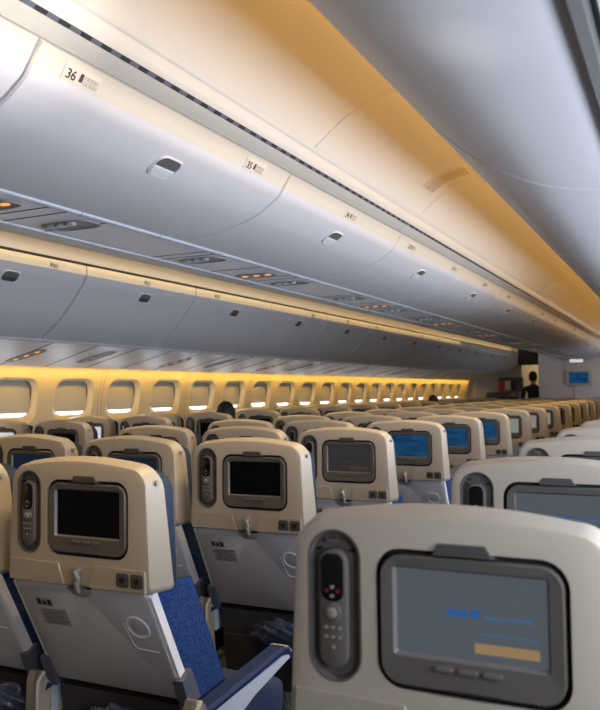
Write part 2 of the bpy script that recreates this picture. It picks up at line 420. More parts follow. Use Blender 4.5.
    for sx in (-1, 1):
        b = MB(); xx = sx * 0.165
        for px in (0.32, 0.62):
            b.tube([(xx, px, 0.37), (xx, px - 0.06 if px > .5 else px + 0.02, 0.18), (xx, px, 0.012)], 0.017, 0, 8)
            b.box(xx - 0.03, xx + 0.03, px - 0.04, px + 0.04, 0.0, 0.014)
        b.box(xx - 0.012, xx + 0.012, 0.28, 0.66, 0.33, 0.355)
        b.build('leg', M_CHROME, root)
    b = MB()
    prof = [(0.108, 0.575), (0.132, 0.598), (0.147, 0.585), (0.149, 0.48), (0.168, 0.36), (0.135, 0.33), (0.105, 0.45)]
    for x0, x1 in ((0.236, 0.282),):
        b.loft([[(x0 + 0.006, y, z) for y, z in prof], [(x0, y + 0.006, z - .004) for y, z in prof], [(x1, y + 0.006, z - .004) for y, z in prof], [(x1 - 0.006, y, z) for y, z in prof]])
    post = b.build('side_post', M_POST, root)
    b = MB()
    b.loft([[(x, y, z) for x, y, z in ((0.248, p - 0.006, q + 0.003), (0.270, p - 0.006, q + 0.003), (0.270, p + .01, q), (0.248, p + .01, q))] for p, q in ((0.118, 0.598), (0.108, 0.575), (0.104, 0.50), (0.103, 0.44))])
    b.build('metal_band', M_CHROME, post)
    return root
def make_armrest(root, cx):
    w = 0.028
    prof = [(0.15, 0.565), (0.58, 0.598), (0.612, 0.592), (0.628, 0.572)]
    low = [(0.628, 0.560), (0.56, 0.548), (0.40, 0.520), (0.24, 0.470), (0.16, 0.470)]
    b = MB()
    ring = lambda x, i: [(x, y, z - i) for y, z in prof] + [(x, y - 0.01, z - 0.026 + i) for y, z in reversed(prof)]
    b.loft([ring(cx - w + 0.006, 0.005), ring(cx - w, 0.010), ring(cx - w, 0.011), ring(cx + w, 0.011), ring(cx + w, 0.010), ring(cx + w - 0.006, 0.0)][0:1] +
           [ring(cx - w, 0.008), ring(cx - w + .008, 0.0), ring(cx + w - .008, 0.0), ring(cx + w, 0.008)])
    arm = b.build('armrest', M_ARMPAD, root)
    b = MB(); pr2 = [(0.16, 0.548)] + [(0.57, 0.574), (0.615, 0.566), (0.622, 0.558)] + low
    b.loft([[(cx - w + 0.003, y, z) for y, z in pr2], [(cx + w - 0.001, y, z) for y, z in pr2]])
    b.build('armrest_side', M_ARMSIDE, arm)
    b = MB(); b.loft([[(cx - w + 0.004, 0.606, 0.5945), (cx + w - 0.004, 0.606, 0.5945), (cx + w - 0.004, 0.632, 0.574), (cx - w + 0.004, 0.632, 0.574)],
                      [(cx - w + 0.004, 0.58, 0.5995), (cx + w - 0.004, 0.58, 0.5995), (cx + w - 0.004, 0.634, 0.566), (cx - w + 0.004, 0.634, 0.566)]])
    b.build('armrest_cap', M_POST, arm)
    return arm

PROTO = make_seat()
FINE = {'screw_cap', 'strip_lettering', 'button_keypad', 'dial', 'display', 'bottom_slot', 'recess_outline', 'placard', 'button', 'metal_band', 'leg',
        'literature_pocket', 'rear_shroud', 'armrest_cap', 'hinge_bracket', 'side_rail', 'latch_bowl', 'side_post'}
FAR = FINE | {'handset', 'release_tab', 'armrest_side', 'lower_strip', 'tray_latch', 'cup_recess', 'seat_cushion'}
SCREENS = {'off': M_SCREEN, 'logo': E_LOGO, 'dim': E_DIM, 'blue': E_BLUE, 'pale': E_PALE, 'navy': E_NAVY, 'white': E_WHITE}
SCREEN_ME = {}
def find(o, nm):
    if base(o.name) == nm: return o
    for c in o.children:
        r = find(c, nm)
        if r: return r
def set_screen(seat, kind):
    s = find(seat, 'screen')
    if kind not in SCREEN_ME:
        me = s.data.copy(); me.materials.clear(); me.materials.append(SCREENS[kind]); SCREEN_ME[kind] = me
    s.data = SCREEN_ME[kind]
def screen_logo(seat, c_blue, c_txt, c_bar):
    mon = find(seat, 'monitor')
    rot = lambda x, z: basis((1, 0, 0), (0, 0, 1), (x, 0.0048, z))
    text_mesh('screen_lettering', 'ANA', 0.0134, c_blue, mon, rot(0.0045, 1.0545), shear=0.25, bold=0.0006)
    b = MB()
    for k in range(2):
        x = 0.0362 + 0.0060 * k
        b.add([(x, 0.0045, 1.0545), (x + 0.0050, 0.0045, 1.0545), (x + 0.0084, 0.0045, 1.0655), (x + 0.0034, 0.0045, 1.0655)], [(0, 1, 2, 3)])
    b.build('screen_emblem', c_blue, mon, 0)
    text_mesh('screen_caption', 'Inspiration of JAPAN', 0.0075, c_txt, mon, rot(0.054, 1.0545), bold=0.0001)
    b = MB(); b.add(at(rrect(0.042, 0.124, 1.010, 1.023, 0.001, 2), 0.0045), [list(range(12))]); b.build('screen_bar', c_bar, mon, 0)
    b = MB(); b.box(0.048, 0.122, 0.0045, 0.005, 1.0345, 1.0352); b.build('screen_rule', c_txt, mon, 0)

def add_seat(x, y, label, group, kind='off', skip=(), left_arm=False, first=[True]):
    if first[0]:
        s = copy_tree(PROTO, None, skip); first[0] = False
    else: s = copy_tree(PROTO, None, skip)
    s.location = (x, y, 0); s.rotation_euler = (0, 0, 0)
    tag(s, label, 'seat', group); set_screen(s, kind)
    if left_arm:
        for o in [c for c in s.children if base(c.name) == 'armrest']:
            c = copy_tree(o, s); c.location.x -= 0.510
    return s
XE, YE, P = -1.375, 1.54, 0.8413
def lod(d): return () if d < 6.2 else (FINE if d < 9 else FAR)
names = {0: 'right-aisle end', 1: 'middle', 2: 'left-aisle end'}
ekinds = {0: 'off', 1: 'off', 2: 'dim', 3: 'blue', 4: 'blue', 5: 'blue', 6: 'pale', 7: 'pale', 8: 'pale', 9: 'off', 10: 'off', 11: 'off'}
for c in range(3):
    for n in range(0 if c < 2 else 1, 17):
        k = ekinds.get(n, 'off') if c == 0 else ('navy' if n == 1 else 'off')
        what = {'off': 'blank dark screen', 'navy': 'dim navy screen', 'dim': 'dim grey logo screen', 'blue': 'glowing blue screen', 'pale': 'pale lit screen'}[k]
        idx = n + 1 if c < 2 else n
        col = ['aisle-end column nearer the camera', 'middle column', 'far column'][c]
        lab = f"{ORD[idx]} cream seatback along the centre block's {col}, {what}"
        add_seat(XE - 0.508 * c, YE + P * n, lab, 'economy seats in the centre block', k, lod(YE + P * n + abs(XE) * .3), c == 2)
seat_at = {}
for o in COL.objects:
    if base(o.name) == 'passenger_seat' and o is not PROTO: seat_at[(round(o.location.x, 2), round(o.location.y, 2))] = o
screen_logo(seat_at[(round(XE, 2), round(YE + 2 * P, 2))], E_DIMINK, E_DIMINK, E_DIMBAR)
XA, YA = -0.299, 1.03
for n in range(0, 18):
    if n == 0: lab = 'large foreground cream seatback with lit grey airline logo screen and handset'
    elif n == 1: lab = 'cream seatback directly ahead of the large foreground seat, lit grey logo screen'
    else: lab = f"{ORD[n + 1]} cream seatback in the block beside the camera, aisle column"
    s = add_seat(XA, YA + P * n, lab, 'economy seats in the block beside the camera', 'logo' if n < 3 else 'off', lod(YA + P * n), True)
    if n < 3: screen_logo(s, E_BLUEINK, E_INKTXT, E_ORANGE)
for n in range(0, 5):
    add_seat(XA + 0.508, YA + P * n, f"{ORD[n + 1]} cream window seat beside the near side wall", 'window seats beside the camera', 'off', lod(YA + P * n + 2))
for c in range(2):
    for n in range(0 if c == 0 else -1, 15):
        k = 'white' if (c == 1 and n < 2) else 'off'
        col = ['aisle column', 'window column'][c]
        w = 'bright white screen' if k == 'white' else 'dark screen'
        lab = f"{ORD[n + 1 if c == 0 else n + 2]} cream seatback in the far window block's {col}, {w}"
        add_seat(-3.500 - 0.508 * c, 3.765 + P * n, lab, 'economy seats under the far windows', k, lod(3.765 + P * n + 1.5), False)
for o in [PROTO] + list(PROTO.children_recursive): bpy.data.objects.remove(o)

# wrapped blankets in the seat pockets
def bag(x, y, z, lab, sx=0.13):
    bm = bmesh.new(); bmesh.ops.create_icosphere(bm, subdivisions=4, radius=1)
    for v in bm.verts:
        d = v.co.normalized(); q = math.sin(9 * d.x + 3 * d.z) * math.cos(7 * d.z + 5 * d.y) * 0.14 + math.sin(17 * d.z + 11 * d.x) * 0.07
        v.co = Vector((d.x * sx * (1 + q), d.y * 0.036 * (1 + q), d.z * 0.055 * (1 + q)))
    b = MB(); b.bm(bm); o = b.build('wrapped_blanket', M_PLASTICBAG, None, 180, (x, y, z)); tag(o, lab, 'blanket', 'plastic-wrapped blankets in the seat pockets'); return o
bag(XE + 0.085, YE + P + 0.122, 0.500, 'plastic-wrapped blanket in pocket of second centre aisle-end seat')
bag(XE - 0.508 + 0.10, YE + 0.122, 0.500, "plastic-wrapped blanket in pocket of first middle-column seat")
bag(XE + 0.04, YE + 0.122, 0.495, 'plastic-wrapped blanket in pocket of first centre aisle-end seat', 0.12)

# ------------------------------------------------------------------ cabin section helpers
def W(p): return [(x, z + ZC) for x, z in p]
def sweep(mb, prof, y0, y1, th, mi=0, side=1, bev=0.0):
    # a curved sheet: section prof (x, z) in the cross plane swept from y0 to y1, th thick (towards its back)
    pts = [Vector((x, 0, z)) for x, z in prof]; back = []
    for i, p in enumerate(pts):
        t = (pts[min(i + 1, len(pts) - 1)] - pts[max(i - 1, 0)]).normalized(); n = Vector((-t.z, 0, t.x)) * side
        back.append(p + n * th)
    loop = pts + back[::-1]
    def at_y(y, k=0.0):
        c = [(q.x, y, q.z) for q in loop]; return c
    if bev > 0:
        m = len(pts); ins = [p + (b - p) * min(1, bev / th) for p, b in zip(pts, back)]
        lp2 = ins + back[::-1]
        f = lambda y, l: [(q.x, y, q.z) for q in l]
        mb.loft([f(y0, lp2), f(y0 + bev, loop), f(y1 - bev, loop), f(y1, lp2)], mi)
    else: mb.loft([at_y(y0), at_y(y1)], mi)
def smooth_prof(pts, n=3):
    P_ = [Vector((a, b)) for a, b in pts]; out = []
    for i in range(len(P_) - 1):
        p0, p1, p2, p3 = P_[max(i - 1, 0)], P_[i], P_[i + 1], P_[min(i + 2, len(P_) - 1)]
        for k in range(n):
            t = k / n
            out.append(tuple(0.5 * ((2 * p1) + (-p0 + p2) * t + (2 * p0 - 5 * p1 + 4 * p2 - p3) * t * t + (-p0 + 3 * p1 - 3 * p2 + p3) * t ** 3)))
    out.append(tuple(P_[-1])); return out
YB0, YEND = -1.4, 17.0
CX = -1.885
mir = lambda p: [(2 * CX - x, z) for x, z in p]

# ------------------------------------------------------------------ centre overhead bins
cprof = smooth_prof(W([(-1.284, .731), (-1.300, .708), (-1.322, .690), (-1.360, .665), (-1.421, .635), (-1.528, .606), (-1.638, .590), (-1.729, .583)]))
cstrip = W([(-1.250, .778), (-1.258, .771), (-1.271, .751), (-1.284, .731)])
def point_on(prof, f):
    L_ = [0]
    for a, b in zip(prof, prof[1:]): L_.append(L_[-1] + math.dist(a, b))
    d = f * L_[-1]
    for i in range(len(prof) - 1):
        if L_[i + 1] >= d:
            t = (d - L_[i]) / (L_[i + 1] - L_[i]); a, b = prof[i], prof[i + 1]
            tx, tz = (b[0] - a[0]), (b[1] - a[1]); l = math.hypot(tx, tz)
            return (a[0] + tx * t, a[1] + tz * t), (tx / l, tz / l)
def latch(root, prof, f, yc, ly, lh, flip=1, dark=False):
    (px, pz), (tx, tz) = point_on(prof, f)
    up = Vector((-tx, 0, -tz)); nx = Vector((0, 1, 0)).cross(up)
    q = lambda u, v, d: Vector((px, yc, pz)) + Vector((0, 1, 0)) * u + up * v + nx * d
    R = lambda k, r: rrect(-ly * k, ly * k, -lh * k, lh * k, r, 5)
    b = MB()
    b.loft([[q(u, v, -0.001) for u, v in R(1.2, lh * .85)], [q(u, v, 0.004) for u, v in R(1.10, lh * .80)], [q(u, v, 0.004) for u, v in R(1.04, lh * .76)], [q(u, v, 0.0012) for u, v in R(1.0, lh * .74)]], 0, False, False)
    b.add([q(u, v, 0.0013) for u, v in R(1.0, lh * .74)], [list(range(24))], 1)
    la = b.build('latch', [M_BIN, M_LATCHDK], root)
    b = MB()
    lo = [(u, min(v, -0.02 * lh)) for u, v in R(0.97, lh * .72)]
    b.loft([[q(u, v, 0.001) for u, v in lo], [q(u, v - (0.12 * lh if v > -.1 * lh else 0), 0.004) for u, v in lo]], 0)
    b.build('latch_flap', M_SOCK if dark else M_BIN, la)
    return la
BW = 1.228
def bin_label(root, num, y, prof_a, prof_b, size, detail):
    a, b_ = Vector((prof_a[0], 0, prof_a[1])), Vector((prof_b[0], 0, prof_b[1]))
    up = (a - b_).normalized(); n = Vector((0, 1, 0)).cross(up); org = b_ + up * 0.010 + n * 0.0022 + Vector((0, y, 0))
    q = lambda u, v, d=0.0: org + Vector((0, 1, 0)) * u + up * v + n * d
    b = MB(); lp = [(-0.010, -0.008), (0.118, -0.008), (0.118, size + 0.012), (-0.010, size + 0.012)]
    b.loft([[q(u, v, -0.0015) for u, v in lp], [q(u, v, -0.0005) for u, v in lp]])
    pl = b.build('row_placard', M_BINTOP, root, 0)
    if num: text_mesh('row_number', num, size * 1.42, M_INK, pl, basis((0, 1, 0), up, org), bold=0.0004)
    b = MB(); x0 = size * 1.9 if num else 0.0
    b.loft([[q(x0 + 0.25 * size + .006 * math.cos(k), size * .82 + .006 * math.sin(k), d) for k in [i * .6283 for i in range(10)]] for d in (0, .0006)])
    b.loft([[q(x0 + u * size, v * size, d) for u, v in ((0, .15), (.5, .15), (.5, .65), (0, .65))] for d in (0, .0006)])
    b.build('pictogram', M_INK, pl, 0)
    b = MB(); x1 = x0 + 0.75 * size
    for r_ in range(2):
        for c_ in range(4):
            u0, v0 = x1 + c_ * size * .52, r_ * size * .55
            s_ = size * .4
            for (a0, a1, b0, b1) in ((0, s_, 0, .12 * s_), (0, s_, .88 * s_, s_), (0, .12 * s_, 0, s_), (.88 * s_, s_, 0, s_)):
                b.loft([[q(u0 + u, v0 + v, d) for u, v in ((a0, b0), (a1, b0), (a1, b1), (a0, b1))] for d in (0, .0006)])
    b.build('seat_map', M_INK2 if num else M_INK, pl, 0)
rows = [36 - i for i in range(20)]
label_y = [1.392 + 0.8413 * i for i in range(18)]
for k in range(-2, 13):
    y0, y1 = 1.290 + BW * k + 0.004, 1.290 + BW * (k + 1) - 0.004
    if y0 > 15.9: break
    y1 = min(y1, 16.5)
    pos = ['partly cropped at the picture edge', 'with the row 36 placard'][k + 1] if -1 <= k <= 0 else f"{ORD[k + 2]} from the camera end" if k > 0 else 'behind the camera'
    root = thing('overhead_bin', f"white overhead bin in the centre row, {pos}", 'overhead bin', (0, 0, 0), 'centre overhead bins')
    b = MB(); sweep(b, cprof, y0, y1, 0.018, 0, -1, 0.005); b.build('door', M_BIN, root, 40)
    b = MB(); sweep(b, cstrip, y0, y1, 0.012, 0, -1, 0.004); b.build('top_strip', M_BINTOP, root, 40)
    latch(root, cprof, 0.215, (y0 + y1) / 2 + 0.0, 0.050, 0.036)
    for i, ly in enumerate(label_y):
        if y0 < ly < y1 - 0.15: bin_label(root, str(rows[i]), ly, cstrip[1], cstrip[3], 0.023, i < 4)
for k in range(-2, 13):                                   # the bins on the other face of the centre row
    y0, y1 = 1.290 + BW * k + 0.004, min(1.290 + BW * (k + 1) - 0.004, 16.5)
    if y0 > 15.9: break
    b = MB(); sweep(b, mir(cprof), y0, y1, 0.018, 0, 1, 0.005)
    o = b.build('overhead_bin', M_BIN, None, 40)
    tag(o, 'white centre overhead bin facing the far aisle, only its underside edge showing', 'overhead bin', 'centre bins facing the far aisle')
# carcass filling the space above the centre bins
b = MB(); b.loft([[(x, y, z + ZC) for x, z in ((-1.262, .770), (-1.312, .708), (-1.44, .65), (-1.72, .606), (-2.05, .606), (-2.33, .65), (-2.458, .708), (-2.508, .770), (-2.55, 0.86), (-1.22, 0.86))] for y in (YB0, 16.5)])
tag(b.build('centre_bin_carcass', M_PSUDK), None, None, None, 'structure')
# ------------------------------------------------------------------ centre passenger service strip
def service_unit(y, xs0, xs1, zf, lab, grp, mirrored=False, pale=True):
    """lamp cluster: an oval grey housing across the strip with three amber lamps, and a longer speaker recess ahead of it"""
    root = thing('reading_light_unit', lab, 'reading light', (0, 0, 0), grp)
    xa, xb = xs0, xs1
    mid = lambda f: xa + (xb - xa) * f
    nrm = Vector((-(zf(xb) - zf(xa)), 0, (xb - xa))).normalized()
    if nrm.z > 0: nrm = -nrm
    q = lambda f, v, d: Vector((mid(f), y + v, zf(mid(f)))) + nrm * d
    L_ = rrect(0.02, 0.98, -0.048, 0.048, 0.047, 8)
    R2 = lambda s: [((u - .5) * s[0] + .5, v * s[1]) for u, v in L_]
    sc = abs(xb - xa)
    def oval(f0, f1, hv, d):
        n = 28; out = []
        cf, hf = (f0 + f1) / 2, (f1 - f0) / 2
        for i in range(n):
            a = 2 * math.pi * i / n; c_, s_ = math.cos(a), math.sin(a)
            out.append(q(cf + hf * math.copysign(abs(c_) ** .6, c_), hv * math.copysign(abs(s_) ** .6, s_), d))
        return out
    b = MB(); b.loft([oval(0.0, 1.0, 0.052, 0.001), oval(0.01, .99, 0.050, 0.005), oval(0.04, .96, 0.042, 0.005), oval(0.06, .94, 0.038, 0.002)], 0, True, True)
    b.build('housing', M_PSUDK, root)
    for f in (0.2, 0.5, 0.8):
        b = MB(); b.loft([[q(f + 0.017 / sc * math.cos(a), 0.012 * math.sin(a), d) for a in [i * math.pi / 7 for i in range(14)]] for d in (0.002, 0.006)])
        b.build('lamp', E_AMBER, root)
    return root
zflat = lambda x: 0.583 + ZC
b = MB(); b.box(-2.04, -1.732, YB0, 16.5, 0.583 + ZC, 0.60 + ZC); tag(b.build('trim_17', M_PSU), None, None, None, 'structure')
def rail(name, x, z, y0, y1, r, m):
    b = MB(); b.tube([(x, y0, z), (x, y1, z)], r, 0, 10)
    for k in range(int((y1 - y0) / 0.42)):
        yy = y0 + 0.42 * k; b.tube([(x, yy, z), (x, yy + 0.006, z)], r * 1.25, 0, 10)
    return tag(b.build(name, m), None, None, None, 'structure')
rail('trim_1', -1.732, 0.583 + ZC, YB0, 16.5, 0.010, M_PSU2)
rail('trim_2', -2.045, 0.583 + ZC, YB0, 16.5, 0.008, M_PSU2)
yk = [1.755 + 1.68 * k for k in range(0, 9)]
for i, y in enumerate(yk):
    service_unit(y, -2.015, -1.800, zflat, f"amber-lit lamp cluster under the centre bins, {ORD[i + 1]} from the camera", 'lamp clusters under the centre bins')
def oblong(y, x0, x1, hv, zf, lab, grp):
    root = thing('oxygen_panel', lab, 'ceiling panel', (0, 0, 0), grp)
    n = 32
    def ov(k, d):
        out = []
        for i in range(n):
            a = 2 * math.pi * i / n; c_, s_ = math.cos(a), math.sin(a)
            x = (x0 + x1) / 2 + (x1 - x0) / 2 * k * math.copysign(abs(c_) ** .55, c_)
            out.append((x, y + hv * k * math.copysign(abs(s_) ** .55, s_), zf(x) - d))
        return out
    b = MB(); b.loft([ov(1, 0.0), ov(0.98, 0.004), ov(0.9, 0.004), ov(0.88, 0.001)], 0, True, True); b.build('cover', M_PSUDK, root)
    for f in (0.25, 0.45, 0.65):
        b = MB(); x = x0 + (x1 - x0) * f
        b.loft([[(x + 0.02 * math.cos(a), y - hv * 0.62 + 0.016 * math.sin(a), zf(x) - d) for a in [i * math.pi / 6 for i in range(12)]] for d in (0.002, 0.012)])
        b.build('air_nozzle', M_PSU2, root)
    return root
for i in range(9):
    for j, dy in enumerate((0.34, 1.17)):
        y = 1.755 + 1.68 * i + dy
        if y < 16.2: oblong(y, -1.995, -1.785, 0.062, zflat, f"grey oblong panel with air nozzles under the centre bins, {ORD[2 * i + j + 1]} from the camera", 'oblong panels under the centre bins')
# curved panel joints of the strip
b = MB()
for y in [v for i in range(-1, 9) for v in (1.85 + 1.68 * i, 1.93 + 1.68 * i, 2.12 + 1.68 * i, 2.75 + 1.68 * i, 2.82 + 1.68 * i, 3.22 + 1.68 * i)]:
    if y < 16.3 and y > YB0: b.box(-2.035, -1.74, y, y + 0.006, 0.5815 + ZC, 0.585 + ZC)
tag(b.build('trim_3', M_LATCHDK), None, None, None, 'structure')

# ------------------------------------------------------------------ ceiling over the aisles
ceil = smooth_prof(W([(-1.165, .862), (-1.062, .942), (-.968, .990), (-.877, 1.012), (-.78, 1.020), (-.68, 1.005), (-.58, .955), (-.52, .88), (-.50, .80)]))
b = MB()
for k in range(-3, 12):
    y0 = 2.526 + BW * k + 0.003; sweep(b, ceil, max(y0, YB0), min(y0 + BW - 0.006, YEND), 0.012, 0, 1, 0.003)
sweep(b, [(x, z + 0.016) for x, z in ceil], YB0, YEND, 0.01, 0, 1)
tag(b.build('ceiling', M_CEIL, None, 40), None, None, None, 'structure')
b = MB(); 
lceil = mir(ceil)
sweep(b, lceil, YB0, 18.5, 0.02, 0, -1)
tag(b.build('ceiling_left', M_CEIL, None, 40), None, None, None, 'structure')
trimp = W([(-1.247, .787), (-1.200, .811), (-1.172, .858), (-1.150, .872)])
b = MB(); sweep(b, W([(-1.250, .786), (-1.228, .792), (-1.2035, .8055)]), YB0, 16.5, 0.01, 0, 1); sweep(b, smooth_prof(W([(-1.195, .8155), (-1.182, .832), (-1.174, .850), (-1.168, .856), (-1.160, .866)])), YB0, YEND, 0.008, 0, 1)
tag(b.build('trim_4', M_TRIM, None, 40), None, None, None, 'structure')
b = MB(); sweep(b, mir(W([(-1.250, .786), (-1.20, .811), (-1.182, .832), (-1.160, .866)])), YB0, 18.5, 0.008, 0, -1)
tag(b.build('trim_5', M_TRIM, None, 40), None, None, None, 'structure')
# air grilles in the trim
gp = W([(-1.2035, .8065), (-1.195, .8155)])
for k in range(-1, 5):
    y0, y1 = 0.07 + 3.64 * k + 0.02, 0.07 + 3.64 * (k + 1) - 0.02
    y1 = min(y1, 16.8); y0 = max(y0, YB0)
    root = thing('air_grille', f"long dark slotted air grille above the centre bins, {ORD[k + 2]} from the camera end", 'air grille', (0, 0, 0), 'air grilles above the centre bins')
    b = MB(); sweep(b, gp, y0, y1, 0.006, 0, 1); b.build('grille_strip', M_GRILLE, root, 0)
    b = MB(); n = int((y1 - y0) / 0.07)
    gq = W([(-1.2030, .8065), (-1.1955, .8145)])
    for i in range(n): sweep(b, gq, y0 + 0.07 * i + 0.01, y0 + 0.07 * i + 0.045, 0.004, 0, 1)
    b.build('grille_slots', M_GAP, root, 0)
# access plate in the ceiling
b = MB(); ap = [p for p in ceil if -1.075 < p[0] < -0.865]
ap = [(x + 0.004 * 0, z - 0.004) for x, z in ap]
sweep(b, ap, 3.515, 3.635, 0.006, 0, 1, 0.003)
o = b.build('speaker_plate', mat('ceiling_plate_tan', rgb(200, 186, 164), 0.5), None, 40); tag(o, 'tan rounded speaker plate set in the gold-lit ceiling panel', 'speaker')
fr = MB(); sweep(fr, [(x, z - 0.001) for x, z in ap], 3.495, 3.514, 0.003, 0, 1); sweep(fr, [(x, z - .001) for x, z in ap], 3.636, 3.655, 0.003, 0, 1)
fr.build('plate_frame', M_CEIL, o, 40)

# ------------------------------------------------------------------ overhead bins beside the camera
rprof = smooth_prof(W([(-.602, .800), (-.598, .745), (-.578, .695), (-.525, .625), (-.468, .570), (-.41, .522), (-.355, .487), (-.27, .446), (-.16, .421), (-.105, .415)]))
ry = [1.780 + 1.40 * k for k in range(-2, 12)]
for i, y in enumerate(ry):
    y0, y1 = y + 0.003, min(y + 1.394, YEND)
    if y0 > 16.2: break
    root = thing('overhead_bin', {1: 'large blurred grey overhead bin directly above the camera', 2: 'grey curved overhead bin next beyond the blurred one above the camera'}.get(i, f"grey overhead bin over the near window block, {ORD[max(1, i)]} from the camera"), 'overhead bin', (0, 0, 0), 'overhead bins above the camera')
    b = MB(); sweep(b, rprof, y0, y1, 0.02, 0, 1, 0.005); b.build('door', M_BIN, root, 40)
    (px, pz), t = point_on(rprof, 0.99)
    b = MB(); b.box(-0.10, -0.085, y0, y1, 0.40 + ZC, 0.435 + ZC); b.build('bottom_edge', M_LATCHDK, root, 0)
b = MB(); b.loft([[(x, y, z + ZC) for x, z in ((-.575, .79), (-.50, .64), (-.33, .52), (-.1, .45), (.45, .45), (.45, .80))] for y in (YB0, YEND)])
tag(b.build('near_bin_shelf', M_BIN), None, None, None, 'structure')  # body of the near bins behind their doors, not a trim piece
b = MB(); sweep(b, W([(-.075, .425), (.40, .25), (.44, .20)]), YB0, YEND, 0.02, 0, 1); tag(b.build('trim_15', M_PSU, None, 40), None, None, None, 'structure')

# ------------------------------------------------------------------ far window bins
lprof = smooth_prof(W([(-3.108, .690), (-3.130, .645), (-3.175, .590), (-3.234, .519), (-3.311, .440), (-3.390, .380), (-3.466, .333)]))
lstrip = W([(-3.112, .745), (-3.107, .738), (-3.106, .715), (-3.108, .690)])
LB = 1.140
llab = [3.28 + 0.8413 * i for i in range(-2, 17)]
for k in range(-3, 13):
    y0, y1 = 3.576 + LB * k + 0.004, min(3.576 + LB * (k + 1) - 0.004, 17.3)
    if y0 > 16.9: break
    root = thing('overhead_bin', f"white overhead bin above the far windows, {ORD[k + 4]} from the camera end", 'overhead bin', (0, 0, 0), 'overhead bins above the far windows')
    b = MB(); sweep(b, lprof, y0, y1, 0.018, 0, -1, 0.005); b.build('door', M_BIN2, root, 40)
    b = MB(); sweep(b, lstrip, y0, y1, 0.012, 0, -1, 0.004); b.build('top_strip', M_BINTOP, root, 40)
    latch(root, lprof, 0.16, (y0 + y1) / 2 + 0.03, 0.052, 0.030, 1, True)
    for ly in llab:
        if y0 < ly < y1 - 0.12: bin_label(root, '', ly, lstrip[1], lstrip[3], 0.022, False)
b = MB(); b.loft([[(x, y, z + ZC) for x, z in ((-3.14, .73), (-3.155, .64), (-3.26, .52), (-3.49, .36), (-4.10, .36), (-4.10, .73))] for y in (YB0, 17.3)])
tag(b.build('far_bin_shelf', M_LATCHDK), None, None, None, 'structure')  # body of the far bins behind their doors, not a trim piece
b = MB(); b.box(-3.142, -3.124, YB0, 17.3, .70 + ZC, .757 + ZC); tag(b.build('trim_11', M_GAP), None, None, None, 'structure')
# service panels beneath them
lz = lambda x: ZC + 0.331 + (x + 3.466) / (-4.075 + 3.466) * (0.200 - 0.331)
b = MB(); sweep(b, [(-3.466, lz(-3.466)), (-4.075, lz(-4.075))], YB0, 17.0, 0.015, 0, -1)
tag(b.build('trim_16', M_PSU, None, 0), None, None, None, 'structure')
b = MB()
for y in [1.2 + 0.42 * i for i in range(0, 38)]: b.loft([[(x, y + d, lz(x) - e) for x, d, e in ((-3.48, 0, 0.0025), (-3.48, .008, 0.0025), (-4.06, .10 + .008, 0.0025), (-4.06, .10, 0.0025))], [(x, y + d, lz(x) + 0.002) for x, d in ((-3.48, 0), (-3.48, .008), (-4.06, .108), (-4.06, .10))]])
tag(b.build('trim_6', M_LATCHDK), None, None, None, 'structure')
rail('trim_7', -3.472, 0.327 + ZC, YB0, 17.0, 0.009, M_PSU2)
for i, y in enumerate([2.16 + 1.655 * k for k in range(0, 9)]):
    service_unit(y, -3.97, -3.66, lz, f"amber-lit lamp cluster above the far windows, {ORD[i + 1]} from the camera", 'lamp clusters above the far windows')
for i in range(9):
    y = 2.16 + 0.62 + 1.655 * i
    if y < 16.6: oblong(y, -3.93, -3.60, 0.055, lz, f"grey oblong nozzle panel above the far windows, {ORD[i + 1]} from the camera", 'oblong panels above the far windows')

# ------------------------------------------------------------------ side walls and windows
wp = W([(-4.170, .235), (-4.195, .17), (-4.225, .06), (-4.252, -.12), (-4.262, -.35), (-4.245, -.75), (-4.175, -1.35)])
def wx(z):                                               # wall x at world height z
    for (xa, za), (xb, zb) in zip(wp, wp[1:]):
        if zb <= z <= za: return xa + (xb - xa) * (za - z) / (za - zb)
    return wp[-1][0]
WZ0, WZ1 = -0.225 + ZC, 0.135 + ZC
wy = [4.733 + 0.599 * k for k in range(-4, 20)]
def side_wall(name, sgn, mt, ys):
    X = (lambda x: x) if sgn < 0 else (lambda x: 2 * CX - x)
    b = MB()
    zs_up = [z for x, z in wp if z > WZ1] + [WZ1]
    zs_lo = [WZ0] + [z for x, z in wp if z < WZ0]
    for zs in (zs_up, zs_lo):
        b.loft([[(X(wx(z)), y, z) for z in zs] for y in (YB0, 18.6)], 0, False, False, closed=False)
    # window band with rounded openings
    edges = [YB0] + [(a + c) / 2 for a, c in zip(ys, ys[1:])] + [18.6]
    for i, yc in enumerate(ys):
        e0, e1 = edges[i], edges[i + 1]
        bm = bmesh.new(); es = []
        hole = rrect(yc - 0.215, yc + 0.215, WZ0 + 0.02, WZ1 - 0.012, 0.10, 6)
        zs = [WZ0, WZ0 + .1, WZ0 + .2, WZ0 + .3, WZ1]
        outer = [(e0, z) for z in zs] + [(e1, z) for z in reversed(zs)]
        for lp in (outer, hole):
            vs = [bm.verts.new((X(wx(z)), y, z)) for y, z in lp]
            es += [bm.edges.new((vs[j], vs[(j + 1) % len(vs)])) for j in range(len(vs))]
        bmesh.ops.triangle_fill(bm, edges=es, use_beauty=True); b.bm(bm)
    return tag(b.build(name, mt, None, 30), None, None, None, 'structure')
side_wall('wall_left', -1, M_WALL, wy)
